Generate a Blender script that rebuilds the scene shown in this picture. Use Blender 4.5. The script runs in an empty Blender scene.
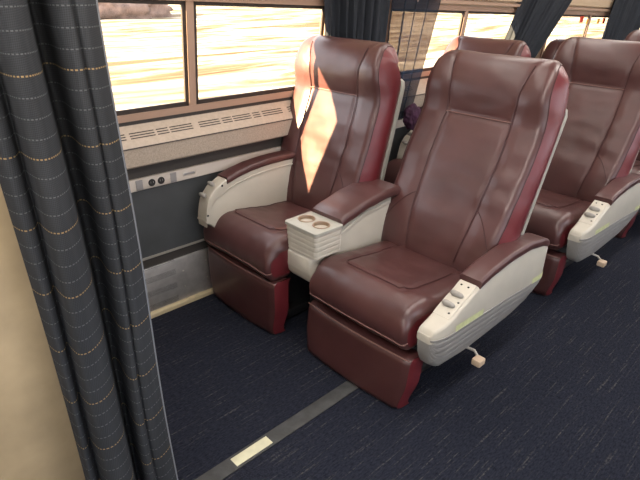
import bpy, bmesh, math, random
from mathutils import Vector, Matrix, noise as mnoise
random.seed(4)
SC = bpy.context.scene
COL = SC.collection
PI = math.pi

# ------------------------------------------------------------------ materials
def nt(name):
    m = bpy.data.materials.new(name); m.use_nodes = True
    t = m.node_tree
    return m, t, t.nodes['Principled BSDF'], t.nodes.new, t.links.new

def simple(name, col, rough=.5, metal=0., noise=0., nscale=30., bump=0., bscale=200., spec=.5, coat=0.):
    m, t, b, N, L = nt(name)
    b.inputs['Base Color'].default_value = (*col, 1)
    b.inputs['Roughness'].default_value = rough
    b.inputs['Metallic'].default_value = metal
    b.inputs['Specular IOR Level'].default_value = spec
    b.inputs['Coat Weight'].default_value = coat
    tc = N('ShaderNodeTexCoord')
    if noise:
        n = N('ShaderNodeTexNoise'); n.inputs['Scale'].default_value = nscale; n.inputs['Detail'].default_value = 5
        L(tc.outputs['Object'], n.inputs['Vector'])
        r = N('ShaderNodeValToRGB')
        r.color_ramp.elements[0].position = .3; r.color_ramp.elements[1].position = .7
        r.color_ramp.elements[0].color = (*[c*(1-noise) for c in col], 1)
        r.color_ramp.elements[1].color = (*[min(1, c*(1+noise)) for c in col], 1)
        L(n.outputs['Fac'], r.inputs['Fac']); L(r.outputs['Color'], b.inputs['Base Color'])
    if bump:
        n2 = N('ShaderNodeTexNoise'); n2.inputs['Scale'].default_value = bscale; n2.inputs['Detail'].default_value = 3
        L(tc.outputs['Object'], n2.inputs['Vector'])
        bp = N('ShaderNodeBump'); bp.inputs['Strength'].default_value = bump; bp.inputs['Distance'].default_value = .002
        L(n2.outputs['Fac'], bp.inputs['Height']); L(bp.outputs['Normal'], b.inputs['Normal'])
    return m

def leather(name, col, rough=.42):
    m, t, b, N, L = nt(name)
    tc = N('ShaderNodeTexCoord')
    n = N('ShaderNodeTexNoise'); n.inputs['Scale'].default_value = 6; n.inputs['Detail'].default_value = 6
    L(tc.outputs['Object'], n.inputs['Vector'])
    r = N('ShaderNodeValToRGB'); e = r.color_ramp.elements
    e[0].position = .3; e[1].position = .72
    e[0].color = (*[c*.82 for c in col], 1); e[1].color = (*[c*1.18 for c in col], 1)
    L(n.outputs['Fac'], r.inputs['Fac']); L(r.outputs['Color'], b.inputs['Base Color'])
    b.inputs['Roughness'].default_value = rough-.05
    b.inputs['Specular IOR Level'].default_value = .6
    b.inputs['Coat Weight'].default_value = .12; b.inputs['Coat Roughness'].default_value = .3
    # soft wide creases + fine grain
    mp = N('ShaderNodeMapping'); mp.inputs['Scale'].default_value = (6, 3.6, 6)
    L(tc.outputs['Object'], mp.inputs['Vector'])
    n1 = N('ShaderNodeTexNoise'); n1.inputs['Scale'].default_value = 1.6; n1.inputs['Detail'].default_value = 1.2; n1.inputs['Distortion'].default_value = .3
    L(mp.outputs['Vector'], n1.inputs['Vector'])
    b1 = N('ShaderNodeBump'); b1.inputs['Strength'].default_value = .38; b1.inputs['Distance'].default_value = .012
    L(n1.outputs['Fac'], b1.inputs['Height'])
    v = N('ShaderNodeTexVoronoi'); v.inputs['Scale'].default_value = 420
    L(tc.outputs['Object'], v.inputs['Vector'])
    b2 = N('ShaderNodeBump'); b2.inputs['Strength'].default_value = .12; b2.inputs['Distance'].default_value = .001
    L(v.outputs['Distance'], b2.inputs['Height']); L(b1.outputs['Normal'], b2.inputs['Normal'])
    L(b2.outputs['Normal'], b.inputs['Normal'])
    return m

def curtain_mat(name, base, sheer=0., stripes=True, zs=0.0745):
    m, t, b, N, L = nt(name)
    out = t.nodes['Material Output']
    b.inputs['Roughness'].default_value = .95
    b.inputs['Specular IOR Level'].default_value = .1
    uv = N('ShaderNodeUVMap'); sp = N('ShaderNodeSeparateXYZ'); L(uv.outputs['UV'], sp.inputs[0])
    def M(op, a, bb=None, c=None):
        n = N('ShaderNodeMath'); n.operation = op
        for i, x in enumerate((a, bb, c)):
            if x is None: continue
            if isinstance(x, (int, float)): n.inputs[i].default_value = x
            else: L(x, n.inputs[i])
        return n.outputs[0]
    U, V = sp.outputs['X'], sp.outputs['Y']      # metres along the cloth / height
    # diagonal twill weave
    tw = M('SINE', M('MULTIPLY', M('ADD', U, M('MULTIPLY', V, 1.0)), 2*PI/0.0058))
    tw2 = M('SINE', M('MULTIPLY', M('SUBTRACT', U, V), 2*PI/0.0072))
    weave = M('MULTIPLY_ADD', M('MULTIPLY', tw, tw2), .22, 1.0)
    mc = N('ShaderNodeMix'); mc.data_type = 'RGBA'; mc.blend_type = 'MULTIPLY'; mc.inputs[0].default_value = 1
    ns = N('ShaderNodeTexNoise'); ns.inputs['Scale'].default_value = 9
    rp = N('ShaderNodeValToRGB'); rp.color_ramp.elements[0].color = (*[c*.75 for c in base], 1); rp.color_ramp.elements[1].color = (*[c*1.3 for c in base], 1)
    L(ns.outputs['Fac'], rp.inputs['Fac'])
    L(rp.outputs['Color'], mc.inputs[6])
    cw = N('ShaderNodeCombineColor'); [L(weave, cw.inputs[i]) for i in range(3)]
    L(cw.outputs[0], mc.inputs[7])
    col = mc.outputs[2]
    if stripes:
        def line(period, off, width):
            f = M('FRACT', M('ADD', M('DIVIDE', V, period), off))
            return M('LESS_THAN', f, width/period)
        dash = M('GREATER_THAN', M('SINE', M('MULTIPLY', U, 2*PI/0.0075)), -.35)
        w = M('MULTIPLY', line(zs/4, .1, .0021), dash)
        o = M('MULTIPLY', line(zs, .1/4, .0026), dash)
        a1 = N('ShaderNodeMix'); a1.data_type = 'RGBA'; L(M('MULTIPLY', w, .40), a1.inputs[0]); L(col, a1.inputs[6]); a1.inputs[7].default_value = (.17, .18, .19, 1)
        a2 = N('ShaderNodeMix'); a2.data_type = 'RGBA'; L(M('MULTIPLY', o, .75), a2.inputs[0]); L(a1.outputs[2], a2.inputs[6]); a2.inputs[7].default_value = (.30, .20, .085, 1)
        col = a2.outputs[2]
    L(col, b.inputs['Base Color'])
    bp = N('ShaderNodeBump'); bp.inputs['Strength'].default_value = .35; bp.inputs['Distance'].default_value = .001
    L(weave, bp.inputs['Height']); L(bp.outputs['Normal'], b.inputs['Normal'])
    if sheer:
        tr = N('ShaderNodeBsdfTransparent'); tr.inputs['Color'].default_value = (.95, .82, .72, 1)
        mx = N('ShaderNodeMixShader'); mx.inputs[0].default_value = sheer
        tl = N('ShaderNodeBsdfTranslucent'); tl.inputs['Color'].default_value = (base[0]*2, base[1]*2, base[2]*2, 1)
        m2 = N('ShaderNodeMixShader'); m2.inputs[0].default_value = .3
        L(b.outputs[0], m2.inputs[1]); L(tl.outputs[0], m2.inputs[2])
        L(m2.outputs[0], mx.inputs[1]); L(tr.outputs[0], mx.inputs[2])
        L(mx.outputs[0], out.inputs['Surface'])
    return m

def carpet_mat():
    m, t, b, N, L = nt('carpet')
    b.inputs['Roughness'].default_value = .95; b.inputs['Specular IOR Level'].default_value = .12
    tc = N('ShaderNodeTexCoord')
    def noise(scale_xyz, s, det=2):
        mp = N('ShaderNodeMapping'); mp.inputs['Scale'].default_value = scale_xyz
        L(tc.outputs['Object'], mp.inputs['Vector'])
        n = N('ShaderNodeTexNoise'); n.inputs['Scale'].default_value = s; n.inputs['Detail'].default_value = det
        L(mp.outputs['Vector'], n.inputs['Vector']); return n.outputs['Fac']
    dash = noise((5, 120, 1), 1, 1)
    r1 = N('ShaderNodeValToRGB'); r1.color_ramp.elements[0].position = .60; r1.color_ramp.elements[1].position = .74
    L(dash, r1.inputs['Fac'])
    brk = noise((90, 130, 1), 1, 2)
    r2 = N('ShaderNodeValToRGB'); r2.color_ramp.elements[0].position = .40; r2.color_ramp.elements[1].position = .60
    L(brk, r2.inputs['Fac'])
    mu = N('ShaderNodeMath'); mu.operation = 'MULTIPLY'; L(r1.outputs[0], mu.inputs[0]); L(r2.outputs[0], mu.inputs[1])
    base = N('ShaderNodeValToRGB'); e = base.color_ramp.elements
    e[0].position = .3; e[1].position = .7
    e[0].color = (.008, .0095, .016, 1); e[1].color = (.022, .0245, .038, 1)
    L(noise((60, 170, 1), 1, 3), base.inputs['Fac'])
    mx = N('ShaderNodeMix'); mx.data_type = 'RGBA'
    L(mu.outputs[0], mx.inputs[0]); L(base.outputs[0], mx.inputs[6]); mx.inputs[7].default_value = (.070, .068, .066, 1)
    L(mx.outputs[2], b.inputs['Base Color'])
    bp = N('ShaderNodeBump'); bp.inputs['Strength'].default_value = .6; bp.inputs['Distance'].default_value = .004
    L(noise((150, 260, 1), 1, 2), bp.inputs['Height']); L(bp.outputs['Normal'], b.inputs['Normal'])
    return m

def perf_mat():
    m, t, b, N, L = nt('perforated_metal')
    b.inputs['Metallic'].default_value = .75; b.inputs['Roughness'].default_value = .42
    tc = N('ShaderNodeTexCoord'); sp = N('ShaderNodeSeparateXYZ'); L(tc.outputs['Object'], sp.inputs[0])
    def M(op, a, bb=None):
        n = N('ShaderNodeMath'); n.operation = op
        for i, x in enumerate((a, bb)):
            if x is None: continue
            if isinstance(x, (int, float)): n.inputs[i].default_value = x
            else: L(x, n.inputs[i])
        return n.outputs[0]
    X, Z = sp.outputs['X'], sp.outputs['Z']
    p = .0105
    s = M('MULTIPLY', M('SINE', M('MULTIPLY', M('ADD', X, Z), 2*PI/p)), M('SINE', M('MULTIPLY', M('SUBTRACT', X, Z), 2*PI/p)))
    hole = M('GREATER_THAN', s, .35)
    band = M('LESS_THAN', M('FRACT', M('DIVIDE', M('ADD', Z, -.03), .075)), .42)
    xe = M('LESS_THAN', X, 1.115)
    h = M('MULTIPLY', M('MULTIPLY', hole, band), xe)
    n = N('ShaderNodeTexNoise'); n.inputs['Scale'].default_value = 25; L(tc.outputs['Object'], n.inputs['Vector'])
    rp = N('ShaderNodeValToRGB'); rp.color_ramp.elements[0].color = (.36, .345, .33, 1); rp.color_ramp.elements[1].color = (.58, .565, .54, 1)
    L(n.outputs['Fac'], rp.inputs['Fac'])
    mx = N('ShaderNodeMix'); mx.data_type = 'RGBA'; L(h, mx.inputs[0]); L(rp.outputs[0], mx.inputs[6]); mx.inputs[7].default_value = (.03, .03, .035, 1)
    L(mx.outputs[2], b.inputs['Base Color'])
    return m

def glass_mat():
    m, t, b, N, L = nt('window_glass')
    out = t.nodes['Material Output']
    tr = N('ShaderNodeBsdfTransparent'); tr.inputs['Color'].default_value = (.97, .95, .92, 1)
    gl = N('ShaderNodeBsdfGlossy'); gl.inputs['Roughness'].default_value = .05
    mx = N('ShaderNodeMixShader'); mx.inputs[0].default_value = .03; L(tr.outputs[0], mx.inputs[1]); L(gl.outputs[0], mx.inputs[2])
    L(mx.outputs[0], out.inputs['Surface'])
    return m

def ground_mat():
    m, t, b, N, L = nt('dry_grass')
    b.inputs['Roughness'].default_value = 1; b.inputs['Specular IOR Level'].default_value = 0
    tc = N('ShaderNodeTexCoord')
    mp = N('ShaderNodeMapping'); mp.inputs['Scale'].default_value = (.10, .55, 1); mp.inputs['Rotation'].default_value = (0, 0, .12)
    L(tc.outputs['Object'], mp.inputs['Vector'])
    n = N('ShaderNodeTexNoise'); n.inputs['Scale'].default_value = 1.6; n.inputs['Detail'].default_value = 7; n.inputs['Roughness'].default_value = .62; n.inputs['Distortion'].default_value = .7
    L(mp.outputs['Vector'], n.inputs['Vector'])
    r = N('ShaderNodeValToRGB'); e = r.color_ramp.elements
    e[0].position = .30; e[0].color = (.075, .043, .026, 1)
    e[1].position = .66; e[1].color = (.56, .53, .46, 1)
    k = e.new(.44); k.color = (.15, .112, .075, 1)
    k = e.new(.52); k.color = (.26, .225, .165, 1)
    L(n.outputs['Fac'], r.inputs['Fac']); L(r.outputs[0], b.inputs['Base Color'])
    return m

M = dict(
    leather=leather('maroon_leather', (.076, .029, .028)),
    red=leather('red_vinyl', (.125, .015, .020), .45),
    foot=leather('footrest_vinyl', (.062, .022, .021), .40),
    thread=simple('piping', (.05, .014, .015), .6),
    tan_thread=simple('worn_piping', (.20, .10, .085), .6),
    cream=simple('cream_plastic', (.53, .495, .42), .42, noise=.04, nscale=12),
    grey=simple('grey_plastic', (.27, .26, .245), .5, noise=.05),
    shellgrey=simple('back_shell_plastic', (.40, .39, .34), .5),
    lever=simple('lever_plastic', (.30, .285, .26), .4),
    dark=simple('dark_metal', (.012, .012, .013), .5),
    hole=simple('black_hole', (.01, .01, .01), .6),
    tape=simple('glow_tape', (.60, .63, .34), .5, noise=.1, nscale=60),
    glow=simple('glow_strip', (.62, .60, .42), .5, noise=.08, nscale=30),
    strip=simple('floor_strip', (.040, .041, .041), .6, noise=.35, nscale=18, bump=.3, bscale=80),
    wood=simple('cup_bottom', (.26, .18, .12), .35),
    pedal=simple('pedal_wood', (.55, .42, .30), .5),
    wall=simple('ledge_plastic', (.46, .375, .295), .55, noise=.08, nscale=60, bump=.15, bscale=300),
    face=simple('speckled_face', (.46, .385, .31), .6, noise=.16, nscale=160, bump=.3, bscale=240),
    trim=simple('window_trim', (.40, .27, .20), .45),
    gasket=simple('gasket', (.035, .026, .022), .6),
    slot=simple('vent_slot', (.035, .028, .024), .7),
    rail=simple('outlet_rail', (.52, .47, .42), .4),
    plate=simple('grey_plate', (.26, .25, .25), .4),
    lower=simple('lower_panel', (.055, .060, .064), .55, noise=.12, nscale=8),
    recess_and_shadow=simple('recess_and_shadow', (.045, .040, .036), .6),
    black=simple('black_recess', (.010, .009, .009), .7),
    metaltrim=simple('metal_trim', (.55, .52, .47), .35, metal=.6),
    perf=perf_mat(),
    kick=simple('kick_strip', (.52, .43, .27), .5, noise=.1, nscale=40),
    bulk=simple('tan_panel', (.38, .295, .18), .45, noise=.16, nscale=9, bump=.1, bscale=60),
    ceil=simple('ceiling_white', (.66, .62, .56), .6),
    header=simple('header_tan', (.52, .40, .28), .5),
    glass=glass_mat(), carpet=carpet_mat(), ground=ground_mat(),
    curtain=curtain_mat('striped_curtain', (.033, .0355, .040), zs=.125),
    farcurtain=curtain_mat('window_curtain', (.030, .034, .042), stripes=False),
    sheer=curtain_mat('sheer_curtain', (.022, .030, .046), sheer=.17, stripes=False),
    purple=simple('purple_cloth', (.040, .008, .032), .8, noise=.3, nscale=20),
    rock=simple('gravel', (.15, .10, .08), .95, noise=.5, nscale=1.2),
    dirt=simple('road', (.62, .55, .50), 1., noise=.12, nscale=.6),
    brick=simple('brick', (.50, .26, .15), .9, noise=.25, nscale=3),
    fill_case=simple('fill_cover', (.8, .8, .8), .4),
    hem=simple('hem_thread', (.16, .17, .19), .8),
    decal=simple('amber_sticker', (.75, .38, .10), .6),
    orange=simple('red_handle', (.55, .06, .03), .6),
)

# ------------------------------------------------------------------ helpers
def new(name, bm, mat, parent=None, sharp=38, flip=True):
    if flip: bmesh.ops.recalc_face_normals(bm, faces=bm.faces[:])
    lim = math.radians(sharp)
    for f in bm.faces: f.smooth = True
    for e in bm.edges:
        if len(e.link_faces) == 2 and e.calc_face_angle(0) > lim: e.smooth = False
    me = bpy.data.meshes.new(name); bm.to_mesh(me); bm.free()
    for mm in (mat if isinstance(mat, (list, tuple)) else [mat]): me.materials.append(mm)
    o = bpy.data.objects.new(name, me); COL.objects.link(o)
    if parent: o.parent = parent
    return o

def thing(name, label, cat, loc=(0, 0, 0), group=None):
    o = bpy.data.objects.new(name, None); COL.objects.link(o)
    o.location = loc; o.empty_display_size = .05
    o['label'] = label; o['category'] = cat
    if group: o['group'] = group
    return o

def tag(o, label, cat, group=None):
    o['label'] = label; o['category'] = cat
    if group: o['group'] = group
    return o

def struct(name, bm, mat, parent=None, **k):
    o = new(name, bm, mat, parent, **k)
    if not parent: o['kind'] = 'structure'
    return o

def grid(bm, P, ci=False, cj=False, skip=None):
    V = [[bm.verts.new(p) for p in row] for row in P]
    n, k = len(V), len(V[0])
    for i in range(n if ci else n-1):
        for j in range(k if cj else k-1):
            vs = [V[i][j], V[(i+1) % n][j], V[(i+1) % n][(j+1) % k], V[i][(j+1) % k]]
            try: bm.faces.new(vs)
            except ValueError: pass
    return V

def loft(bm, rings, caps=True):
    V = grid(bm, rings, cj=True)
    if caps:
        bm.faces.new(V[0]); bm.faces.new(V[-1][::-1])
    return V

def box(bm, lo, hi, bev=0., seg=2, mat=None):
    lo, hi = Vector(lo), Vector(hi)
    r = bmesh.ops.create_cube(bm, size=1)
    vs = r['verts']
    for v in vs: v.co = Vector([(lo[i]+hi[i])/2 + v.co[i]*(hi[i]-lo[i]) for i in range(3)])
    es = list({e for v in vs for e in v.link_edges})
    if bev:
        bmesh.ops.bevel(bm, geom=es, offset=bev, segments=seg, affect='EDGES', profile=.5)
    return bm

def B(lo, hi, bev=0., seg=2):
    return box(bmesh.new(), lo, hi, bev, seg)

def tube(bm, pts, r, n=6, caps=True):
    pts = [Vector(p) for p in pts]
    rings = []
    up = None
    for i, p in enumerate(pts):
        t = (pts[min(i+1, len(pts)-1)] - pts[max(i-1, 0)])
        if t.length < 1e-9: t = Vector((0, 0, 1))
        t.normalize()
        if up is None:
            up = t.orthogonal().normalized()
        else:
            up = (up - t*up.dot(t))
            up = up.normalized() if up.length > 1e-6 else t.orthogonal().normalized()
        s = t.cross(up)
        rings.append([p + (up*math.cos(a) + s*math.sin(a))*r for a in [2*PI*k/n for k in range(n)]])
    loft(bm, rings, caps)
    return bm

def cr(pts, n):
    """Catmull-Rom resample of a list of tuples to n points, roughly even in arc length."""
    P = [Vector(p) for p in pts]
    if len(P[0]) == 2: P = [Vector((p[0], p[1], 0)) for p in P]; two = True
    else: two = False
    P = [P[0]*2-P[1]] + P + [P[-1]*2-P[-2]]
    D = []
    for i in range(1, len(P)-2):
        for k in range(24):
            t = k/24
            a, b, c, d = P[i-1], P[i], P[i+1], P[i+2]
            D.append(.5*((2*b)+(c-a)*t+(2*a-5*b+4*c-d)*t*t+(-a+3*b-3*c+d)*t**3))
    D.append(P[-2])
    L = [0]
    for i in range(1, len(D)): L.append(L[-1]+(D[i]-D[i-1]).length)
    out = []; j = 0
    for k in range(n):
        s = L[-1]*k/(n-1)
        while j < len(L)-2 and L[j+1] < s: j += 1
        f = (s-L[j])/max(1e-9, L[j+1]-L[j])
        q = D[j].lerp(D[j+1], min(1, f)); out.append((q.x, q.y) if two else q)
    return out

def interp(tab, x):
    if x <= tab[0][0]: return tab[0][1]
    for (a, b), (c, d) in zip(tab, tab[1:]):
        if x <= c:
            f = (x-a)/(c-a); f = f*f*(3-2*f)*.35 + f*.65
            return b+(d-b)*f
    return tab[-1][1]

def sstep(x): x = max(0, min(1, x)); return x*x*(3-2*x)

# ------------------------------------------------------------------ seat
def make_back(root, xb, zb, rec, L, hw=.262):
    """backrest: leather front, red sides, plastic shell; local coordinates of root"""
    k = L/.95
    prof = [(-.09, -.03), (-.03, .0), (.05, .022), (.16, .030), (.33, .018), (.52, .004), (.64, -.004), (.69, .004),
            (.76, .030), (.83, .036), (.89, .026), (.928, -.004), (.948, -.050), (.942, -.100), (.905, -.138), (.86, -.140)]
    NT = 78
    pr = cr([(a*k, b) for a, b in prof], NT)
    W = [(-.09, hw-.012), (.02, hw-.004), (.12, hw+.004), (.3, hw+.016), (.55, hw+.020), (.72, hw+.012), (.80, hw+.004), (.88, hw-.004), (.93, hw-.018), (.955, hw-.030)]
    cs, sn = math.cos(rec), math.sin(rec)
    def X(s, n, v): return Vector((xb + s*sn - n*cs, v, zb + s*cs + n*sn))
    sseam = .665*k
    def cw(s):                                     # half width of the centre panel
        return interp([(0, .128), (.2*k, .145), (.45*k, .152), (.66*k, .150), (.78*k, .160), (.88*k, .185), (.95*k, .215)], s)
    def tn(i):
        a, b = pr[max(0, i-1)], pr[min(NT-1, i+1)]
        d = Vector((b[0]-a[0], b[1]-a[1])).normalized(); return Vector((-d.y, d.x))
    R = .036
    def F(i, v_norm, lift=0.):
        s, n = pr[i]
        top = 1 if i > NT*.72 else 0
        past = (pr[i][1] < -.02 and i > NT*.6)
        w = interp([(a*k, b) for a, b in W], s) if not past else interp([(.84*k, hw-.034), (.95*k, hw-.030)], s)
        a = abs(v_norm); sg = 1 if v_norm >= 0 else -1
        if a <= .86: v = a/.86*(w-R); dr = 0
        else:
            q = (a-.86)/.14*PI/2; v = w-R+R*math.sin(q); dr = R*(1-math.cos(q))
        c = cw(s)
        fade = sstep((.90*k-s)/.1) if not past else 0
        bol = .007*sstep((v-c)/.06)*fade
        gr = -.0045*math.exp(-((v-c)/.009)**2)*(1 if not past else .0)
        if v < c and not past: gr += -.008*math.exp(-((s-sseam)/.012)**2)
        wob = .0035*mnoise.noise(Vector((s*9, sg*v*5+3, rec*7))) + .002*mnoise.noise(Vector((s*26, sg*v*9, rec)))
        wob += .007*mnoise.noise(Vector((s*15+rec*20, sg*v*3.2, rec*11)))*math.exp(-((s-.34*k)/(.16*k))**2)
        N = tn(i)
        off = bol+gr+wob-dr+lift
        return X(s+N.x*off, n+N.y*off, sg*v)
    def Ff(fi, q, lift):
        a = int(math.floor(fi)); b = min(NT-1, a+1); return F(a, q, lift).lerp(F(b, q, lift), fi-a)
    NQ = 61
    QE = .95
    qs = [QE*(-1+2*j/(NQ-1)) for j in range(NQ)]
    bm = bmesh.new()
    grid(bm, [[F(i, q) for q in qs] for i in range(NT)])
    back = new('backrest', bm, M['leather'], root, sharp=80)
    # red sides
    for sg in (-1, 1):
        bm = bmesh.new(); rows = []
        for i in range(NT):
            E = F(i, sg*QE); s, n = pr[i]
            past = (n < -.02 and i > NT*.6)
            g_ = 1. if past else sstep((s-.74*k)/(.10*k))
            s_, n_ = min(max(s, -.08), .855*k), -.140
            s_, n_ = s_+(.850*k-s_)*g_, n_+(-.066-n_)*g_
            C = X(s_, n_, sg*(hw+.010-.004*g_))
            row = []
            for j in range(9):
                f = j/8; p = E.lerp(C, f); p.y += sg*(.026-.010*g_)*math.sin(f*PI*(1-.25*g_))
                row.append(p)
            rows.append(row)
        last, C = rows[-1][0], rows[-1][-1]
        for f0 in (.35, .7, 1.):
            E = last.lerp(X(.70*k, -.140, sg*(hw+.010)), f0)
            rows.append([E.lerp(C, j/8) for j in range(9)])
        grid(bm, rows)
        new('side_panel', bm, M['red'], back, sharp=80)
        # piping along the edge where front meets side
        bm = bmesh.new(); tube(bm, [F(i, sg*QE, .0008) for i in range(4, NT-8)], .0022, 5)
        new('piping', bm, M['thread'], back)
    # stitched seams
    def seam(pts, r=.0021, mat='thread'):
        bm = bmesh.new(); tube(bm, pts, r, 5); return new('seam', bm, M[mat], back)
    def vq(s, v, w=hw):                              # lateral metres -> v_norm
        return max(-1, min(1, v/(w-R)*.86))
    def idx(s): return min(range(int(NT*.78)), key=lambda i: abs(pr[i][0]-s))
    for sg in (-1, 1):
        seam([F(i, vq(0, sg*cw(pr[i][0])), .0035) for i in range(8, NT-15)])
        i0, i1 = idx(.27*k), idx(.10*k)
        seam([Ff(i0+(i1-i0)*(f**1.4), vq(0, sg*(cw(.27*k)+(hw-.01-cw(.27*k))*f)), .0018) for f in [j/20 for j in range(21)]], .0017)
    i0 = idx(sseam)
    seam([F(i0, vq(0, -.15+.3*j/20), .006) for j in range(21)], .0024, 'tan_thread')
    # plastic shell behind
    bm = bmesh.new(); rings = []
    for s in [-.16, -.05, .2, .5, .70, .755, .785, .795]:
        h = hw+.016 if s < .74 else hw+.016-(.0 if s < .76 else (.010 if s < .79 else .028))
        t0, t1 = (-.139, -.192) if s < .79 else (-.148, -.182)
        ring = []
        for (v, n) in [(-h, t0), (-h, (t0+t1)/2), (-h+.02, t1), (0, t1-.006), (h-.02, t1), (h, (t0+t1)/2), (h, t0), (0, t0)]:
            ring.append(X(s*k, n, v))
        rings.append(ring)
    loft(bm, rings)
    new('back_shell', bm, M['shellgrey'], root)
    return back

def make_cushion(root, zt, depth, hw=.264, red_front=True):
    prof = [(depth+.03, zt-.050), (depth-.05, zt-.032), (depth*.66, zt-.020), (depth*.38, zt-.004), (.12, zt+.006), (.052, zt-.006), (.014, zt-.048),
            (.0, zt-.105), (.012, zt-.155), (.045, zt-.182), (.12, zt-.188)]
    NT = 64
    pr = cr(prof, NT)
    R = .05
    def tn(i):
        a, b = pr[max(0, i-1)], pr[min(NT-1, i+1)]
        d = Vector((b[0]-a[0], b[1]-a[1])).normalized(); return Vector((d.y, -d.x))
    def F(i, q, lift=0.):
        x, z = pr[i]
        a = abs(q); sg = 1 if q >= 0 else -1
        fr = sstep((.10-x)/.1)*.010
        w = hw-fr; R = .05-.026*sstep((.10-x)/.1)*sstep((zt-.03-z)/.05)
        if a <= .80: v = a/.80*(w-R); dr = 0
        else:
            t = (a-.8)/.2*PI/2; v = w-R+R*math.sin(t); dr = R*(1-math.cos(t))*.9
        N = tn(i)
        top = sstep((x-.02)/.08)
        c = .165
        crown = (.012*(1-(v/hw)**2))*top
        ring = max(v-c, .115-x)
        gr = -.006*math.exp(-(ring/.009)**2)*top
        wob = .005*mnoise.noise(Vector((x*8, sg*v*6, zt*31))) + .0022*mnoise.noise(Vector((x*25, sg*v*17, zt*7)))
        dip = -.012*math.exp(-((x-depth*.75)/.14)**2 - (v/.14)**2)
        off = crown+gr+wob+dip-dr+lift
        return Vector((x+N.x*off, sg*v, z+N.y*off))
    # normal must point out (up on top): check and flip
    test = F(20, 0)
    NQ = 57
    bm = bmesh.new(); grid(bm, [[F(i, -1+2*j/(NQ-1)) for j in range(NQ)] for i in range(NT)])
    cu = new('seat_cushion', bm, M['leather'], root, sharp=80)
    for sg in (-1, 1):
        bm = bmesh.new(); rows = []
        for i in range(NT):
            E = F(i, sg); C = Vector((min(max(E.x, .13), depth), sg*(hw-.012), zt-.16))
            rows.append([E.lerp(C, j/5) + Vector((0, sg*.006*math.sin(j/5*PI), 0)) for j in range(6)])
        grid(bm, rows); new('side_panel', bm, M['red'], cu, sharp=80)
    # U-shaped seam on the top
    ix = lambda x: min((i for i in range(NT) if pr[i][1] > zt-.06), key=lambda i: abs(pr[i][0]-x))
    q = lambda v: v/(hw-R)*.80
    pts = []
    ib, ifr = ix(depth-.06), ix(.115)
    for i in range(ib, ifr-4): pts.append(F(i, q(-.165), .003))
    for j in range(7):
        t = j/6*PI/2; pts.append(F(min(ifr, int(round(ifr-4+4*math.sin(t)))), q(-.165+.04*(1-math.cos(t))), .003))
    for j in range(1, 12): pts.append(F(ifr, q(-.125+.25*j/12), .003))
    for j in range(7):
        t = j/6*PI/2; pts.append(F(min(ifr, int(round(ifr-4+4*math.cos(t)))), q(.125+.04*math.sin(t)), .003))
    for i in range(ifr-5, ib-1, -1): pts.append(F(i, q(.165), .003))
    bm = bmesh.new(); tube(bm, pts, .002, 5); new('seam', bm, M['thread'], cu)
    # lower front piping
    bm = bmesh.new(); tube(bm, [F(NT-12, -1+2*j/30, .001) for j in range(31)], .003, 5); new('piping', bm, M['tan_thread'], cu)
    return cu

def make_footrest(root, xt, zt, xb, zbm, hw=.263, th=.075):
    """panel hanging below the cushion front; front vinyl + red end panels"""
    nz, ny = 22, 30
    def front(f, v):                                # f 0 top .. 1 bottom
        z = zt+(zbm-zt)*f; x = xt+(xb-xt)*f
        x += .016*(v/hw)**2*.9 + .018*max(0, (f-.85)/.15)**2 + .016*max(0, (.08-f)/.08)**2
        w = hw-.022*sstep((f-.45)/.55)-.004
        x += .002*mnoise.noise(Vector((v*9, z*9, xt)))
        return x, z, w
    bm = bmesh.new(); rows = []
    for i in range(nz+1):
        f = i/nz; row = []
        x, z, w = front(f, 0)
        row = []
        for j in range(ny+1):
            v = (-1+2*j/ny)
            x, z, w = front(f, v*hw)
            vv = v*w
            a = max(0, (abs(v)-.93)/.07); x += .012*a*a
            row.append((x, vv, z))
        rows.append(row)
    # top ledge and bottom edge
    rows.insert(0, [(p[0]+th*.9, p[1], p[2]-.002) for p in rows[0]])
    rows.append([(p[0]+th*.85, p[1]*.98, p[2]+.012) for p in rows[-1]])
    grid(bm, rows)
    fo = new('footrest', bm, M['foot'], root, sharp=80)
    for sg in (-1, 1):
        bm = bmesh.new(); rr = []
        for i in range(nz+1):
            f = i/nz; x, z, w = front(f, sg*hw); x += .012
            d = th*(1-.25*sstep((f-.6)/.4))
            rr.append([(x+d*j/4, sg*(w+.008*math.sin(j/4*PI*.5+.2)*(1 if j else 0)), z) for j in range(5)])
        grid(bm, rr); new('side_panel', bm, M['red'], fo, sharp=80)
    bm = bmesh.new(); pts = []
    for j in range(ny+1):
        v = -1+2*j/ny; x, z, w = front(0.03, v*hw); pts.append((x+.001, v*w, z+.004))
    tube(bm, pts, .003, 5); new('piping', bm, M['tan_thread'], fo)
    return fo

def rrect(a0, a1, b0, b1, r, n=4):
    """rounded rectangle loop (a,b)"""
    out = []
    for cx, cy, st in ((a1-r, b1-r, 0), (a0+r, b1-r, 1), (a0+r, b0+r, 2), (a1-r, b0+r, 3)):
        for k in range(n+1):
            t = (st+k/n)*PI/2; out.append((cx+r*math.cos(t), cy+r*math.sin(t)))
    return out

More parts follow.
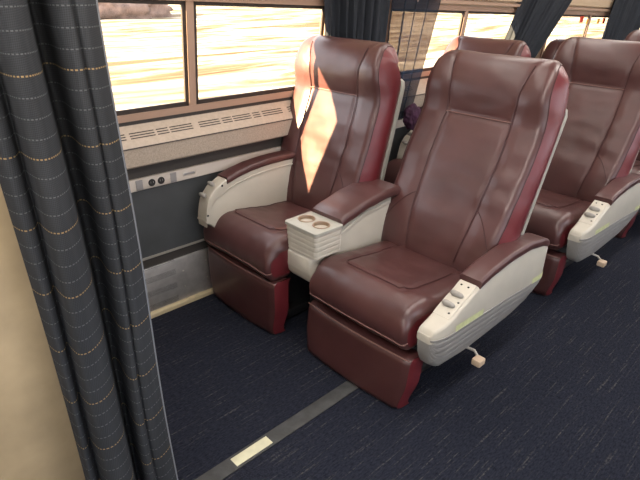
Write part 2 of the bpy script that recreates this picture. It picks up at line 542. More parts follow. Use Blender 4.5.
def make_aisle_arm(root, x0, side=-1, yi=.292, yo=.378, dz=0.):
    """x0: world x of seat origin; tables in world x of the first row"""
    T = [(1.352, .375), (1.362, .40), (1.385, .412), (1.43, .428), (1.52, .466), (1.60, .500), (1.70, .520), (1.83, .534), (1.98, .534), (2.1, .515), (2.18, .487), (2.205, .465)]
    Z = [(1.352, .335), (1.362, .285), (1.385, .235), (1.43, .206), (1.60, .190), (1.94, .200), (2.06, .220), (2.14, .256), (2.19, .30), (2.215, .36)]
    G = [(1.352, .368), (1.43, .368), (1.8, .356), (2.2, .330), (2.215, .372)]
    xs = [1.352+(2.212-1.352)*(.5-.5*math.cos(PI*i/46)) for i in range(47)]
    s = side
    def yout(x):
        e = min((x-1.352)/.10, (2.212-x)/.10, 1); e = max(0, e)
        return yo-.034*(1-math.sqrt(max(0, 1-(1-e)**2)))
    # cream body
    bm = bmesh.new(); rings = []
    for x in xs:
        t, g, y1 = interp(T, x)+dz, interp(G, x)+dz, yout(x)
        t = max(t, g+.012); r = min(.014, (t-g)*.3)
        loop = rrect(yi, y1, g-.02, t, r, 4)
        rings.append([(x-x0, s*y, z) for y, z in loop])
    loft(bm, rings); sh = new('armrest', bm, M['cream'], root)
    # grey fluted skirt
    bm = bmesh.new(); rings = []
    for x in xs[1:-1]:
        g, zb, y1 = interp(G, x)+dz, interp(Z, x)+dz, yout(x)
        zb = min(zb, g-.006); loop = [(yi+.004, g), (yi+.004, zb)]
        NF = 40; h = max(.135, g-zb)
        for k in range(NF+1):
            f = k/NF; z = zb+(g-zb)*f
            ph = ((g-z)/.029) % 1
            rid = -.0040*math.exp(-((ph-.5)/.10)**2)
            y = y1+.003-.026*(1-f)**1.6 - .014*math.exp(-(f*h)/.012) + rid
            loop.append((y, z))
        rings.append([(x-x0, s*y, z) for y, z in loop])
    loft(bm, rings); new('skirt', bm, M['grey'], sh, sharp=50)
    # pad
    bm = bmesh.new(); rings = []
    px = [1.602+(2.206-1.602)*i/30 for i in range(31)]
    for i, x in enumerate(px):
        t = interp(T, x)+dz
        e = min(1, (2.212-x)/.07); hgt = .030*math.sqrt(max(.03, 1-(1-e)**2))
        if i == 0: hgt *= .8
        y1 = yout(x)+.004
        loop = rrect(yi-.004, y1, t-.010, t+hgt, min(.014, hgt*.45), 5)
        rings.append([(x-x0, s*y, z) for y, z in loop])
    loft(bm, rings); new('arm_pad', bm, M['leather'], sh, sharp=60)
    # control plate
    def onT(x, y, h): return Vector((x-x0, s*y, interp(T, x)+dz+h))
    bm = bmesh.new()
    rings = []
    for x in [1.43+.165*i/10 for i in range(11)]:
        e = .006 if x > 1.435 else .001
        t = interp(T, x)+dz
        rings.append([(x-x0, s*y, z) for y, z in rrect(yi+.004, yo-.010, t-.006, t+e, .003, 2)])
    loft(bm, rings); cp = new('control_plate', bm, M['cream'], sh)
    for xx in (1.475, 1.525):
        bm = bmesh.new()
        ring = []
        pts = [onT(xx, yi+.012+.052*j/8, .016) for j in range(9)]
        rad = [.006, .010, .012, .012, .011, .011, .010, .009, .005]
        rr = []
        for p, r in zip(pts, rad):
            rr.append([p+Vector((math.cos(a)*r*.95, 0, math.sin(a)*r*1.1-.003)) for a in [2*PI*q/10 for q in range(10)]])
        loft(bm, rr); new('lever', bm, M['lever'], cp, sharp=60)
    for xx, yy in ((1.45, .352), (1.575, .315), (1.575, .345), (1.50, .355)):
        bm = bmesh.new(); p = onT(xx, yy, .0065)
        bmesh.ops.create_cone(bm, cap_ends=True, segments=10, radius1=.0042, radius2=.0042, depth=.003, matrix=Matrix.Translation(p))
        new('button', bm, M['hole'], cp)
    # glow strips on the outer face
    for a, b in ((1.465, 1.655), (2.06, 2.185)):
        bm = bmesh.new(); rows = []
        for i in range(9):
            x = a+(b-a)*i/8; g = interp(G, x)+dz; y = yout(x)+.0022
            rows.append([(x-x0, s*y, g-.002), (x-x0, s*y, g+.026)])
        grid(bm, rows); new('glow_strip', bm, M['tape'], sh)
    return sh

def make_base(root, d, zt, hw=.2):
    bm = bmesh.new()
    box(bm, (.16, -hw, .012), (d, hw, .06), .008)
    box(bm, (.20, -hw+.05, .05), (d-.06, hw-.05, zt), .01)
    box(bm, (.16, -hw-.02, zt-.03), (d+.04, hw+.02, zt), .005)
    return new('base_frame', bm, M['dark'], root)

def make_pedal(root, x0):
    bm = bmesh.new()
    tube(bm, [(1.66-x0, -.30, .19), (1.70-x0, -.36, .165), (1.69-x0, -.385, .15)], .006, 8)
    st = new('foot_pedal', bm, M['metaltrim'], root)
    bm = B((1.655-x0, -.415, .128), (1.70-x0, -.375, .158), .006)
    new('pedal_cap', bm, M['pedal'], st)

# first row, aisle seat
XA, YA = 1.340, 1.198
aisle = thing('train_seat', 'reclined maroon leather aisle seat nearest the camera, beside the cup holder console', 'seat', (XA, YA, 0), 'aisle seats')
make_back(aisle, 1.838-XA, .400, math.radians(22.6), .938, .288)
make_cushion(aisle, .445, .50, .272)
make_footrest(aisle, 1.348-XA, .238, 1.312-XA, .002, .284)
make_aisle_arm(aisle, XA-.022)
make_base(aisle, .55, .26)
make_pedal(aisle, XA)

def make_window_arm(root, x0, y0, adx=0.):
    T = [(1.232, .470), (1.240, .53), (1.258, .585), (1.30, .628), (1.37, .660), (1.44, .680), (1.52, .694), (1.62, .702), (1.72, .704), (1.86, .70)]
    yi, yo = .165, .240
    x0 = 1.265-adx
    xs = [1.232+(1.86-1.232)*(1-math.cos(PI/2*i/40)) for i in range(41)]
    bm = bmesh.new(); rings = []
    for x in xs:
        t = interp(T, x)-.022; zb = interp([(1.232, .465), (1.26, .45), (1.32, .37), (1.86, .33)], x)
        t = max(t, zb+.01)
        rings.append([(x-x0, y, z) for y, z in rrect(yi, yo, zb, t, .004, 3)])
    loft(bm, rings); sh = new('armrest', bm, M['cream'], root)
    # rolled rim following the arch on the seat side
    bm = bmesh.new(); tube(bm, [(x-x0, yi-.001, interp(T, x)-.052) for x in xs[12:]], .004, 6); new('rim', bm, M['cream'], sh)
    bm = bmesh.new(); rings = []
    for i in range(31):
        x = 1.365+(1.86-1.365)*i/30; t = interp(T, x)
        rings.append([(x-x0, y, z) for y, z in rrect(yi-.010, yo+.006, t-.026, t+.006, .012, 5)])
    loft(bm, rings); new('arm_pad', bm, M['leather'], sh, sharp=60)
    bm = bmesh.new(); rings = []
    for i in range(17):
        x = 1.236+(1.362-1.236)*i/16; t = interp(T, x)
        rings.append([(x-x0, y, z) for y, z in rrect(yi-.004, yo-.004, t-.06, t, .006, 3)])
    loft(bm, rings); cp = new('control_plate', bm, M['cream'], sh)
    for xx in (1.262, 1.312):
        bm = bmesh.new(); rr = []
        for y, r in zip([yi-.004+.05*j/7 for j in range(8)], [.006, .010, .012, .012, .011, .010, .009, .005]):
            rr.append([(xx-x0-.022+math.cos(a)*r, y, interp(T, xx)+.014+math.sin(a)*r) for a in [2*PI*q/10 for q in range(10)]])
        loft(bm, rr); new('lever', bm, M['lever'], cp, sharp=60)
    for xx, dz in ((1.245, -.03), (1.335, .0)):
        bm = bmesh.new()
        bmesh.ops.create_uvsphere(bm, u_segments=8, v_segments=6, radius=.006, matrix=Matrix.Translation((xx-x0, yi-.003, interp(T, xx)+dz-.012)))
        new('button', bm, M['hole'], cp)
# window seats
XW, YW = 1.265, 1.895
def window_seat(x, y, label, rec, L, xb, hw, adx=0.):
    r = thing('train_seat', label, 'seat', (x, y, 0), 'window seats')
    make_back(r, xb, .440, math.radians(rec), L, hw)
    make_cushion(r, .478, .53, .272)
    make_footrest(r, .005, .295, .004, .003, .272)
    make_base(r, .55, .29)
    make_window_arm(r, x, y, adx)
    return r
win = window_seat(XW, YW, 'maroon leather window seat in the front row with a bright sun patch on its backrest', 14.0, .87, .490, .284)

# centre console with cup holders
XC, YC = 1.36, 1.535
con = thing('centre_console', 'cream armrest console with two cup holders between the front row seats', 'armrest', (XC, YC, 0), 'centre consoles')
def build_console(root):
    # body: lofted along x
    top = [(1.372, .44), (1.40, .470), (1.46, .50), (1.54, .545), (1.60, .575), (1.75, .612), (1.96, .63)]
    bot = [(1.372, .37), (1.385, .330), (1.41, .305), (1.46, .292), (1.96, .285)]
    bm = bmesh.new(); rings = []
    for i in range(41):
        x = 1.372+.508*(1-math.cos(PI/2*i/40))
        e = min(1, (x-1.372)/.06); h = .086-.022*(1-math.sqrt(max(0, 1-(1-e)**2)))
        t, b = interp(top, x), interp(bot, x)
        rings.append([(x-XC, y, z) for y, z in rrect(-h+.018, h+.026, b, t, .02, 4)])
    loft(bm, rings); body = new('console_body', bm, M['cream'], root)
    for sg in (-1, 1):                          # arched fin on each side
        bm = bmesh.new(); rings = []
        for i in range(31):
            x = 1.40+.47*i/30; z = interp([(1.40, .36), (1.44, .43), (1.50, .495), (1.58, .545), (1.70, .585), (1.95, .61)], x)
            rings.append([(x-XC, sg*(.086+y)+(-.018 if sg > 0 else .018)*0+(.026 if sg > 0 else .018), zz) for y, zz in rrect(-.008, .006, z-.022, z, .005, 3)])
        loft(bm, rings); new('arch_rim', bm, M['cream'], body)
    # cup box: fluted sides
    x0, x1, yh, z0, z1 = 1.366-XC, 1.529-XC, .098, .456, .582
    bm = bmesh.new(); rings = []
    NZ = 44
    for k in range(NZ+1):
        z = z0+(z1-.012-z0)*k/NZ
        g = .0014*math.exp(-(((k/NZ*5) % 1-.5)/.13)**2)
        ins = .006*(1-k/NZ)
        loop = rrect(x0+g+ins, x1, -yh+g+ins, yh-g-ins, .016, 5)
        rings.append([(a, b, z) for a, b in loop])
    loft(bm, rings); cb = new('cup_box', bm, M['cream'], root, sharp=60)
    # top tray with two round wells
    bm = bmesh.new()
    cups = [(x0+.080, -.046), (x0+.080, .046)]
    R = .036
    loop = rrect(x0-.004, x1+.002, -yh-.004, yh+.004, .016, 6)
    lo = [bm.verts.new((a, b, z1-.013)) for a, b in loop]; hi = [bm.verts.new((a, b, z1-.002)) for a, b in loop]
    inn = [bm.verts.new((a*1.0+(x0+.08-a)*.03, b*.97, z1)) for a, b in loop]
    n = len(lo)
    for i in range(n):
        j = (i+1) % n
        bm.faces.new((lo[i], lo[j], hi[j], hi[i])); bm.faces.new((hi[i], hi[j], inn[j], inn[i]))
    edges = [bm.edges.get((inn[i], inn[(i+1) % n])) for i in range(n)]
    cv = []
    for cx, cy in cups:
        c = [bm.verts.new((cx+R*math.cos(2*PI*k/28), cy+R*math.sin(2*PI*k/28), z1)) for k in range(28)]
        cv.append(c)
        edges += [bm.edges.new((c[k], c[(k+1) % 28])) for k in range(28)]
    bmesh.ops.triangle_fill(bm, edges=edges, use_beauty=True, use_dissolve=False)
    for c, (cx, cy) in zip(cv, cups):          # remove fill inside the wells
        kill = [f for f in bm.faces if all(abs((v.co-Vector((cx, cy, z1))).xy.length-R) < 1e-4 and abs(v.co.z-z1) < 1e-5 for v in f.verts)]
        bmesh.ops.delete(bm, geom=kill, context='FACES_ONLY')
    new('cup_tray', bm, M['shellgrey'], cb)
    for cx, cy in cups:
        bm = bmesh.new(); rings = []
        for r, z in ((R+.003, z1+.0005), (R+.002, z1+.003), (R-.002, z1+.003), (R-.004, z1-.004), (R-.006, z1-.030), (.002, z1-.0305)):
            rings.append([(cx+r*math.cos(2*PI*k/28), cy+r*math.sin(2*PI*k/28), z) for k in range(28)])
        V = loft(bm, rings, caps=False); bm.faces.new(V[-1])
        new('cup_holder', bm, M['wood'], cb)
    # padded rest
    bm = bmesh.new(); rings = []
    for i in range(36):
        x = 1.522+(1.91-1.522)*i/35; t = interp([(1.50, .590), (1.58, .612), (1.70, .640), (1.82, .655), (1.985, .65)], x)
        e = min(1, .25+(x-1.522)/.03); h = .098
        up = .014*e
        loop = []
        for y, z in rrect(-h, h, t-.036, t+up*.5, .016, 5):
            z += .008*(1-(y/h)**2) if z > t-.01 else 0
            loop.append((x-XC, y, z))
        rings.append(loop)
    loft(bm, rings); pd = new('arm_pad', bm, M['leather'], root, sharp=60)
    bm = B((1.45-XC, -.03, .02), (1.80-XC, .03, .30), .01); new('console_post', bm, M['dark'], root)
build_console(con)

def copy_thing(src, loc, label):
    r = src.copy(); COL.objects.link(r); r.location = loc; r['label'] = label
    for ch in list(src.children):
        c = ch.copy(); COL.objects.link(c); c.parent = r
        for g in list(ch.children):
            d = g.copy(); COL.objects.link(d); d.parent = c
            for h in list(g.children):
                e = h.copy(); COL.objects.link(e); e.parent = d
    return r
PITCH = 1.265
copy_thing(aisle, (XA+PITCH, YA, 0), 'maroon leather aisle seat in the second row, directly behind the nearest seat')
copy_thing(aisle, (XA+2*PITCH-.16, YA, 0), 'aisle seat in the third row, only a sliver of headrest showing at the right edge')
window_seat(XW+PITCH+.06, 1.865, 'window seat in the second row, only its headrest top showing above the nearest seat', 30, .92, .22, .266, .16)
window_seat(XW+2*PITCH, 1.865, 'window seat in the third row, sunlit headrest corner beside the dark curtain', 36, .88, .44, .262)
copy_thing(con, (XC+PITCH, YC, 0), 'cream armrest console between the two second row seats, mostly hidden')

# ------------------------------------------------------------------ setting
XMIN, XMAX = -1.6, 9.0
YL, YR = 2.2, -.95
struct('floor', B((XMIN, YR, -.05), (XMAX, YL+.1, 0)), M['carpet'])
def flat(x0, x1, y0, y1, z, t=.003): return B((x0, y0, z), (x1, y1, z+t), .001)
# floor seam strip and its glow insert
st = struct('trim_1', flat(-.4, XMAX, 1.128, 1.190, .0005, .004), M['strip'])
g = new('glow_strip', B((.725, 1.137, .0045), (.882, 1.178, .0075), .001), M['glow'])
tag(g, 'pale yellow glow-in-the-dark bar set in the grey floor strip', 'floor marker')

def wy(z): return YL - max(0, z-.965)*.10          # wall leans inward above the sill
def ZTX(x): return -.033*(x-1.30)
def wallbox(bm, x0, x1, z0, z1, d0, d1):
    """box on the leaning wall, d = distance into the room"""
    c = []
    for z in (z0, z1):
        for x in (x0, x1):
            for d in (d0, d1): zz = z + (ZTX(x) if z > 1.2 else 0); c.append(bm.verts.new((x, wy(zz)-d, zz)))
    for f in ((0, 1, 3, 2), (4, 6, 7, 5), (0, 4, 5, 1), (2, 3, 7, 6), (0, 2, 6, 4), (1, 5, 7, 3)): bm.faces.new([c[i] for i in f])

ZS, ZT = .995, 1.432                                # window opening
PW = 2.13; HALF = .80
MUL = [1.294+PW*k for k in range(-1, 4)]
bm = bmesh.new()
wallbox(bm, XMIN, XMAX, 0, .96, -.03, 0)
wallbox(bm, XMIN, XMAX, .96, ZS-.02, -.03, 0)
wallbox(bm, XMIN, XMAX, ZT+.02, 2.30, -.03, 0)
edges = [XMIN] + [e for m_ in MUL for e in (m_-HALF, m_+HALF)] + [XMAX]
for a, b in zip(edges[0::2], edges[1::2]):
    if b > a: wallbox(bm, a, b, ZS-.02, ZT+.02, -.03, 0)
struct('wall_left', bm, M['header'])

for k, mx_ in enumerate(MUL):
    x0, x1 = mx_-HALF, mx_+HALF
    root = bpy.data.objects.new('window_%d' % (k+1), None); COL.objects.link(root); root['kind'] = 'structure'
    bm = bmesh.new(); t = .028
    wallbox(bm, x0-.03, x1+.03, ZS-.030, ZS, -.02, .010)
    wallbox(bm, x0-.03, x1+.03, ZT, ZT+.030, -.02, .010)
    wallbox(bm, x0-.03, x0, ZS, ZT, -.02, .010); wallbox(bm, x1, x1+.03, ZS, ZT, -.02, .010)
    wallbox(bm, mx_-.018, mx_+.018, ZS, ZT, -.012, .006)
    new('window_frame', bm, M['trim'], root)
    for a, b in ((x0, mx_-.018), (mx_+.018, x1)):
        bm = bmesh.new(); g_ = .016
        wallbox(bm, a, b, ZS, ZS+g_+.004, -.012, .0); wallbox(bm, a, b, ZT-g_, ZT, -.012, .0)
        wallbox(bm, a, a+g_, ZS, ZT, -.012, .0); wallbox(bm, b-g_, b, ZS, ZT, -.012, .0)
        new('gasket', bm, M['gasket'], root)
        bm = bmesh.new(); wallbox(bm, a+.004, b-.004, ZS+.004, ZT-.004, -.008, -.005)
        new('window_pane', bm, M['glass'], root)

# red pull handles and amber stickers along the top of the third window
w3 = bpy.data.objects['window_4']
for x_, z_, wd, hg, mt_, nm in ((5.36, 1.262, .075, .055, 'orange', 'pull_handle'), (5.50, 1.240, .05, .04, 'decal', 'sticker'), (5.76, 1.236, .06, .045, 'decal', 'sticker'), (5.90, 1.236, .055, .05, 'orange', 'pull_handle')):
    bm = bmesh.new(); c_ = []
    for dd in (.002, .008):
        for q in (0, 1):
            for z in (z_-hg/2, z_+hg/2): c_.append(bm.verts.new((x_-wd/2+wd*q, wy(z)+.003-dd, z)))
    for fc in ((0, 1, 3, 2), (4, 6, 7, 5), (0, 4, 5, 1), (2, 3, 7, 6), (0, 2, 6, 4), (1, 5, 7, 3)): bm.faces.new([c_[i] for i in fc])
    new(nm, bm, M[mt_], w3)

# curtain rail / header ledge over the windows
bm = bmesh.new(); wallbox(bm, XMIN, XMAX, ZT+.040, ZT+.060, 0, .035)
struct('trim_2', bm, M['trim'])
bm = bmesh.new(); wallbox(bm, XMIN, XMAX, ZT+.075, ZT+.30, 0, .03)
struct('trim_3', bm, M['header'])

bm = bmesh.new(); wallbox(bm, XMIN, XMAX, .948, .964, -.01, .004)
struct('shadow_strip', bm, M['recess_and_shadow'])  # dark strip painting in the shadow line below the window frames
# sill ledge with vents (profile in y,z extruded along x)
def extrude_profile(prof, x0, x1):
    bm = bmesh.new()
    loft(bm, [[(x, y, z) for y, z in prof] for x in (x0, x1)])
    return bm
Y2 = 2.130
struct('trim_4', extrude_profile([(YL, .958), (YL-.004, .944), (Y2+.002, .872), (Y2, .866), (YL, .866)], XMIN, XMAX), M['wall'])
vents = struct('trim_5', extrude_profile([(Y2+.001, .868), (Y2-.003, .866), (Y2-.003, .864), (Y2+.001, .862)], XMIN, XMAX), M['gasket'])
struct('trim_6', extrude_profile([(YL, .864), (Y2, .864), (Y2+.012, .782), (Y2+.022, .774), (YL, .774)], XMIN, XMAX), M['face'])
# vent slots lie on the sloped ledge: groups of three lines
vn = 0
def slot_group(x0, x1):
    bm = bmesh.new()
    for r in range(3):
        f = .36+.125*r
        y = (YL-.004)+(Y2+.002-(YL-.004))*f; z = .944+(.872-.944)*f
        ny, nz = -.70, .71
        h = .0021
        ty, tz = (Y2-YL), -.072; l = math.hypot(ty, tz); ty /= l; tz /= l
        c = []
        for dd in (-.001, .0012):
            for x in (x0, x1):
                for q in (-h, h):
                    c.append(bm.verts.new((x, y+ty*q+ny*dd, z+tz*q+nz*dd)))
        for fc in ((0, 1, 3, 2), (4, 6, 7, 5), (0, 4, 5, 1), (2, 3, 7, 6), (0, 2, 6, 4), (1, 5, 7, 3)): bm.faces.new([c[i] for i in fc])
    return bm
for a_, b_ in [(.54, .60), (.61, .72), (.73, .785), (.80, .855), (.866, .944), (.964, 1.077), (1.089, 1.144), (1.154, 1.266), (1.302, 1.415), (1.431, 1.484),
               (1.494, 1.598), (1.613, 1.658), (1.673, 1.80), (1.84, 1.95), (1.97, 2.03), (2.05, 2.16), (2.66, 2.72), (2.73, 2.84), (2.85, 2.90)]:
    new('vent_slots', slot_group(a_, b_), M['slot'], bpy.data.objects['trim_4'])

# recessed dark strip, outlet rail, lower panel
struct('trim_7', extrude_profile([(YL, .776), (YL-.006, .776), (YL-.006, .700), (YL, .700)], XMIN, XMAX), M['recess_and_shadow'])
YO = YL-.022
rail = struct('trim_8', extrude_profile([(YL, .712), (YO+.003, .712), (YO, .708), (YO, .660), (YO+.003, .657), (YL, .657)], XMIN, XMAX), M['rail'])
struct('trim_9', extrude_profile([(YL, .657), (YL-.008, .657), (YL-.008, .318), (YL, .318)], XMIN, XMAX), M['lower'])
struct('trim_10', extrude_profile([(YL, .320), (YL-.014, .320), (YL-.014, .310), (YL, .308)], XMIN, XMAX), M['metaltrim'])
struct('trim_11', extrude_profile([(YL, .308), (YL-.004, .308), (YL-.004, .262), (YL, .262)], XMIN, XMAX), M['recess_and_shadow'])
hp = struct('baseboard_left', extrude_profile([(YL, .262), (YL-.012, .262), (YL-.015, .256), (YL-.015, .02), (YL, .02)], XMIN, XMAX), M['perf'])
struct('trim_12', extrude_profile([(YL, .024), (YL-.030, .024), (YL-.036, .018), (YL-.036, .0), (YL, .0)], XMIN, XMAX), M['kick'])
for xx, zz in ((1.155, .185), (1.155, .095), (1.29, .20), (1.29, .10)):
    bm = bmesh.new(); bmesh.ops.create_uvsphere(bm, u_segments=10, v_segments=6, radius=.0048, matrix=Matrix.Translation((xx, YL-.016, zz)))
    new('rivet', bm, M['metaltrim'], hp)

# power outlet on the rail
out = thing('power_outlet', 'white wall outlet with two black sockets between two grey plates on the rail', 'outlet', (1.064, YO, .684))
bm = B((-.070, -.003, -.022), (.072, .0, .022), .001); new('outlet_plate', bm, M['rail'], out)
for dx_ in (-.023, .023):
    bm = bmesh.new()
    bmesh.ops.create_cone(bm, cap_ends=True, segments=22, radius1=.0175, radius2=.0165, depth=.004, matrix=Matrix.Translation((dx_, -.004, 0)) @ Matrix.Rotation(PI/2, 4, 'X'))
    so = new('socket', bm, M['hole'], out)
    for px_ in (-.006, .006):
        new('slot', B((dx_+px_-.001, -.0068, -.002), (dx_+px_+.001, -.0058, .007)), M['plate'], so)
for x0_, x1_ in ((-.098, -.066), (.070, .102)):
    new('cover_plate', B((x0_, -.0035, -.023), (x1_, 0, .023), .001), M['plate'], out)
lab = thing('rail_plate', 'small metal plate on the pale rail right of the wall outlet', 'plate', (1.235, YO, .686))
new('plate', B((-.034, -.002, -.008), (.034, 0, .008), .001), M['metaltrim'], lab)
new('plate_inset', B((-.027, -.0026, -.0045), (.027, -.001, .0045), .0005), M['plate'], lab)

# ceiling, far side and ends of the car
struct('ceiling', B((XMIN, YR, 2.12), (XMAX, YL+.1, 2.2)), M['ceil'])
bm = bmesh.new()
box(bm, (XMIN, YR-.08, 0), (XMAX, YR, .80)); box(bm, (XMIN, YR-.08, 1.50), (XMAX, YR, 2.15))
for a, b in zip(edges[0::2], edges[1::2]):
    if b > a: box(bm, (a, YR-.08, .80), (b, YR, 1.50))
struct('wall_right', bm, M['ceil'])
struct('wall_far', B((XMAX, YR, 0), (XMAX+.1, YL+.1, 2.15)), M['ceil'])
struct('wall_near', B((XMIN-.1, YR, 0), (XMIN, YL+.1, 2.15)), M['ceil'])

# bulkhead beside the camera: tan lower panel, black upper part
XB = .235
struct('wall_side', B((XMIN, 1.0, 0), (XB+.02, 1.04, 1.185), .003), M['bulk'])
struct('trim_15', B((XMIN, 1.012, 1.185), (XB+.02, 1.04, 2.12), .002), M['black'])
pn = struct('wall_bulkhead', B((XB-.012, 1.042, 0), (XB+.02, YL, 1.185), .003), M['bulk'])
struct('trim_13', B((XB-.002, 1.042, 1.185), (XB+.02, YL, 2.12), .002), M['black'])

# fill lamps in added, unseen ceiling fixtures, to brighten the dim interior
for k, (yy, pw) in enumerate(((.55, 15), (1.6, 8))):
    fx = thing('fill_light', 'added fill light, unseen under the ceiling, over the %s' % ('aisle' if k == 0 else 'seats'), 'fill light', (3.2, yy, 2.12))
    new('fill_housing', B((-4.2, -.13, -.03), (4.2, .13, 0), .01), M['fill_case'], fx)
    for j in range(5):
        ld = bpy.data.lights.new('fill_lamp', 'AREA'); ld.shape = 'RECTANGLE'; ld.size = 1.5; ld.size_y = .22; ld.energy = pw*(2.2 if j == 0 else 1)  # first fill lamp stronger, to lift the near curtain
        ld.color = (1, .93, .86)
        lo = bpy.data.objects.new('fill_lamp', ld); COL.objects.link(lo); lo.parent = fx; lo.location = (-3.4+1.7*j, 0, -.035)

# ------------------------------------------------------------------ curtains
def cloth(name, mat, fn, nu, nv, usize, parent=None):
    """fn(u,v) -> point, u across 0..1, v 0 bottom..1 top; UV in metres"""
    bm = bmesh.new(); uvl = bm.loops.layers.uv.new('UVMap')
    P = [[Vector(fn(i/nu, j/nv)) for j in range(nv+1)] for i in range(nu+1)]
    acc = [0]
    jm = nv//2
    for i in range(1, nu+1): acc.append(acc[-1]+(P[i][jm]-P[i-1][jm]).length)
    V = grid(bm, P)
    idx = {}
    for i in range(nu+1):
        for j in range(nv+1): idx[V[i][j]] = (acc[i], P[i][j].z)
    for f in bm.faces:
        for l in f.loops: l[uvl].uv = idx[l.vert]
    return new(name, bm, mat, parent, sharp=180)

YCUR = .93
def near_fn(u, v):
    z = .02+v*2.02
    xr = .394+(1.47-z)*.0147+.004*math.sin(z*7+.5)
    xl = .192+(1.213-z)*.025
    d = near_prof(u)
    d *= .85+.25*sstep((z-.2)/1.4)
    d += .004*math.sin(9*z+u*7)*math.sin(u*PI)
    x = xr+(xl-xr)*u + .004*math.sin(z*4+u*11)
    y = YCUR-d*1.25
    return (x*(.2+.8*y/YCUR), y, z+.006*math.sin(u*22))
NPF = cr([(0, .006), (.05, .016), (.13, .024), (.19, .020), (.215, .014), (.24, .022), (.30, .020), (.36, .002), (.40, -.048), (.46, -.054), (.50, .010), (.57, .034), (.66, .042), (.75, .034), (.80, .012), (.83, -.010), (.87, .006), (.93, .010), (.97, .000), (1, -.020)], 200)
def near_prof(u):
    for (a, p), (b, q) in zip(NPF, NPF[1:]):
        if u <= b: return p+(q-p)*max(0, (u-a))/max(1e-6, b-a)
    return NPF[-1][1]
c = cloth('curtain', M['curtain'], near_fn, 150, 70, .5)
bm = bmesh.new(); tube(bm, [near_fn(0, j/80) for j in range(81)], .0022, 6)
new('hem', bm, M['hem'], c)
tag(c, 'large dark navy curtain with dashed stripes hanging closest to the camera at left', 'curtain', 'dark curtains')

def fold_curtain(xt0, xt1, xb0, xb1, ztop, zbot, y, nf, amp, seed):
    rnd = random.Random(seed); ph = [rnd.uniform(0, 6.28) for _ in range(6)]
    def fn(u, v):
        z = zbot+(ztop-zbot)*v
        x = (xb0+(xb1-xb0)*u)*(1-v)+(xt0+(xt1-xt0)*u)*v
        w = u*nf*2*PI
        d = amp*(math.sin(w+ph[0]+.5*math.sin(z*3+ph[1]))+.45*math.sin(w*2.3+ph[2]+.6*v)+.3*math.sin(w*.37+ph[3]))
        d *= .7+.3*v
        return (x+.35*amp*math.cos(w*1.1+ph[4]), min(y-d, wy(z)-.012), z)
    return fn
zt_, zb_ = 1.47, .97
c1 = cloth('curtain', M['farcurtain'], fold_curtain(2.03, 2.56, 2.06, 2.52, zt_, zb_, 2.105, 8, .020, 2), 160, 20, 1)
tag(c1, 'dark opaque bunched curtain hanging behind the front row window seat', 'curtain', 'dark curtains')
c1b = cloth('sheer_curtain', M['sheer'], fold_curtain(2.56, 3.03, 2.50, 2.80, zt_, .74, 2.10, 4, .014, 9), 110, 20, 1)
tag(c1b, 'see-through navy curtain over sunlit window between the two nearest seats', 'curtain')
c2 = cloth('curtain', M['farcurtain'], fold_curtain(4.12, 4.97, 3.84, 4.38, zt_, zb_, 2.105, 9, .022, 5), 160, 20, 1)
tag(c2, 'dark gathered curtain slanting down behind the second row, left of the red-marked window', 'curtain', 'dark curtains')
c3 = cloth('curtain', M['farcurtain'], fold_curtain(5.88, 6.9, 5.74, 6.6, zt_, zb_, 2.105, 9, .022, 7), 160, 20, 1)
tag(c3, 'dark curtain farthest back at the top right corner', 'curtain', 'dark curtains')

# purple garment on the second row window seat
bm = bmesh.new()
bmesh.ops.create_icosphere(bm, subdivisions=5, radius=1)
for v in bm.verts:
    p = v.co.copy()
    q = 1+.16*mnoise.noise(p*2.2)+.10*mnoise.noise(p*5+Vector((3, 1, 2)))
    v.co = Vector((p.x*.06*q, p.y*.05*q, max(-.9, p.z)*.08*q))
    v.co += Vector((2.75, 2.03, .765))
pg = new('folded_garment', bm, M['purple'], sharp=180)
tag(pg, 'purple crumpled garment stuffed by the wall behind the front window seat', 'clothing')

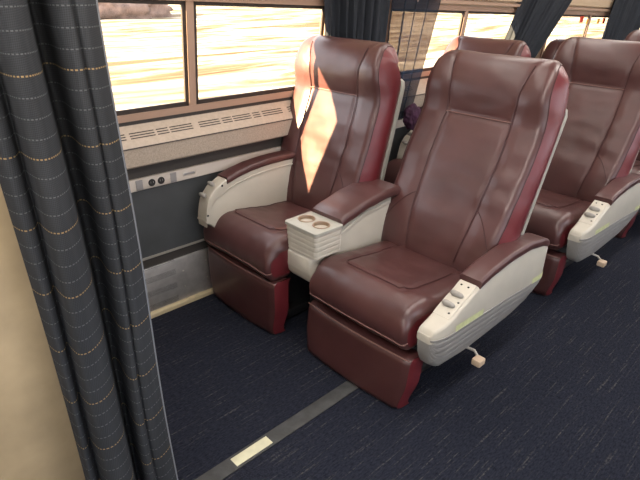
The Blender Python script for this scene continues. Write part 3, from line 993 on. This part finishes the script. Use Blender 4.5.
# ------------------------------------------------------------------ outside
GZ = -1.25
bm = bmesh.new()
bmesh.ops.create_grid(bm, x_segments=60, y_segments=60, size=60)
for v in bm.verts:
    v.co.y += 64; v.co.x += 20
    v.co.z = GZ+.25*mnoise.noise(v.co*.11)+max(0, v.co.y-30)*.02
gr = struct('ground', bm, M['ground'], flip=False, sharp=180)
bm = bmesh.new()
bmesh.ops.create_grid(bm, x_segments=2, y_segments=2, size=30)
for v in bm.verts: v.co = Vector((v.co.x+10, v.co.y-34, GZ))
struct('ground_right', bm, M['ground'], flip=False)
# gravel mound seen high in the left pane
bm = bmesh.new(); bmesh.ops.create_icosphere(bm, subdivisions=5, radius=1)
for v in bm.verts:
    p = v.co.copy(); q = 1+.25*mnoise.noise(p*2.5)+.12*mnoise.noise(p*7)
    v.co = Vector((p.x*7.0*q, p.y*3*q, p.z*2.6*q))+Vector((17.5, 45, GZ+.3))
md = new('gravel_mound', bm, M['rock'], sharp=180)
tag(md, 'brownish gravel mound outside, seen at the top of the left window pane', 'mound')

# ------------------------------------------------------------------ light
sd = bpy.data.lights.new('sun', 'SUN'); sd.energy = 58; sd.angle = math.radians(.6); sd.color = (1, .77, .45)
so = bpy.data.objects.new('sun', sd); COL.objects.link(so)
dirv = Vector((3.9, -1.0, -1.6)).normalized()
so.rotation_euler = dirv.to_track_quat('-Z', 'Y').to_euler()
w = bpy.data.worlds.new('world'); SC.world = w; w.use_nodes = True
bg = w.node_tree.nodes['Background']; bg.inputs[0].default_value = (.86, .90, 1, 1); bg.inputs[1].default_value = 5.0

# ------------------------------------------------------------------ camera
cam = bpy.data.cameras.new('camera'); co = bpy.data.objects.new('camera', cam); COL.objects.link(co)
f = 535.
dx = Vector((617, -243, f)).normalized(); dy = Vector((-568, -265, f)).normalized()
dy = (dy-dx*dx.dot(dy)).normalized(); dz = dx.cross(dy)
if dz.y > 0: dz = -dz
# rows: world axes expressed in camera axes (x right, y down, z forward)
right = Vector((dx.x, dy.x, dz.x)); down = Vector((dx.y, dy.y, dz.y)); fwd = Vector((dx.z, dy.z, dz.z))
mt = Matrix((right, -down, -fwd)).transposed().to_4x4(); mt.translation = (0, 0, 1.5)
co.matrix_world = mt
cam.sensor_width = 36; cam.sensor_fit = 'HORIZONTAL'; cam.lens = f/640*36; cam.clip_start = .02; cam.clip_end = 300
SC.camera = co
SC.view_settings.view_transform = 'Standard'
SC.view_settings.look = 'None'
SC.view_settings.exposure = 0.0
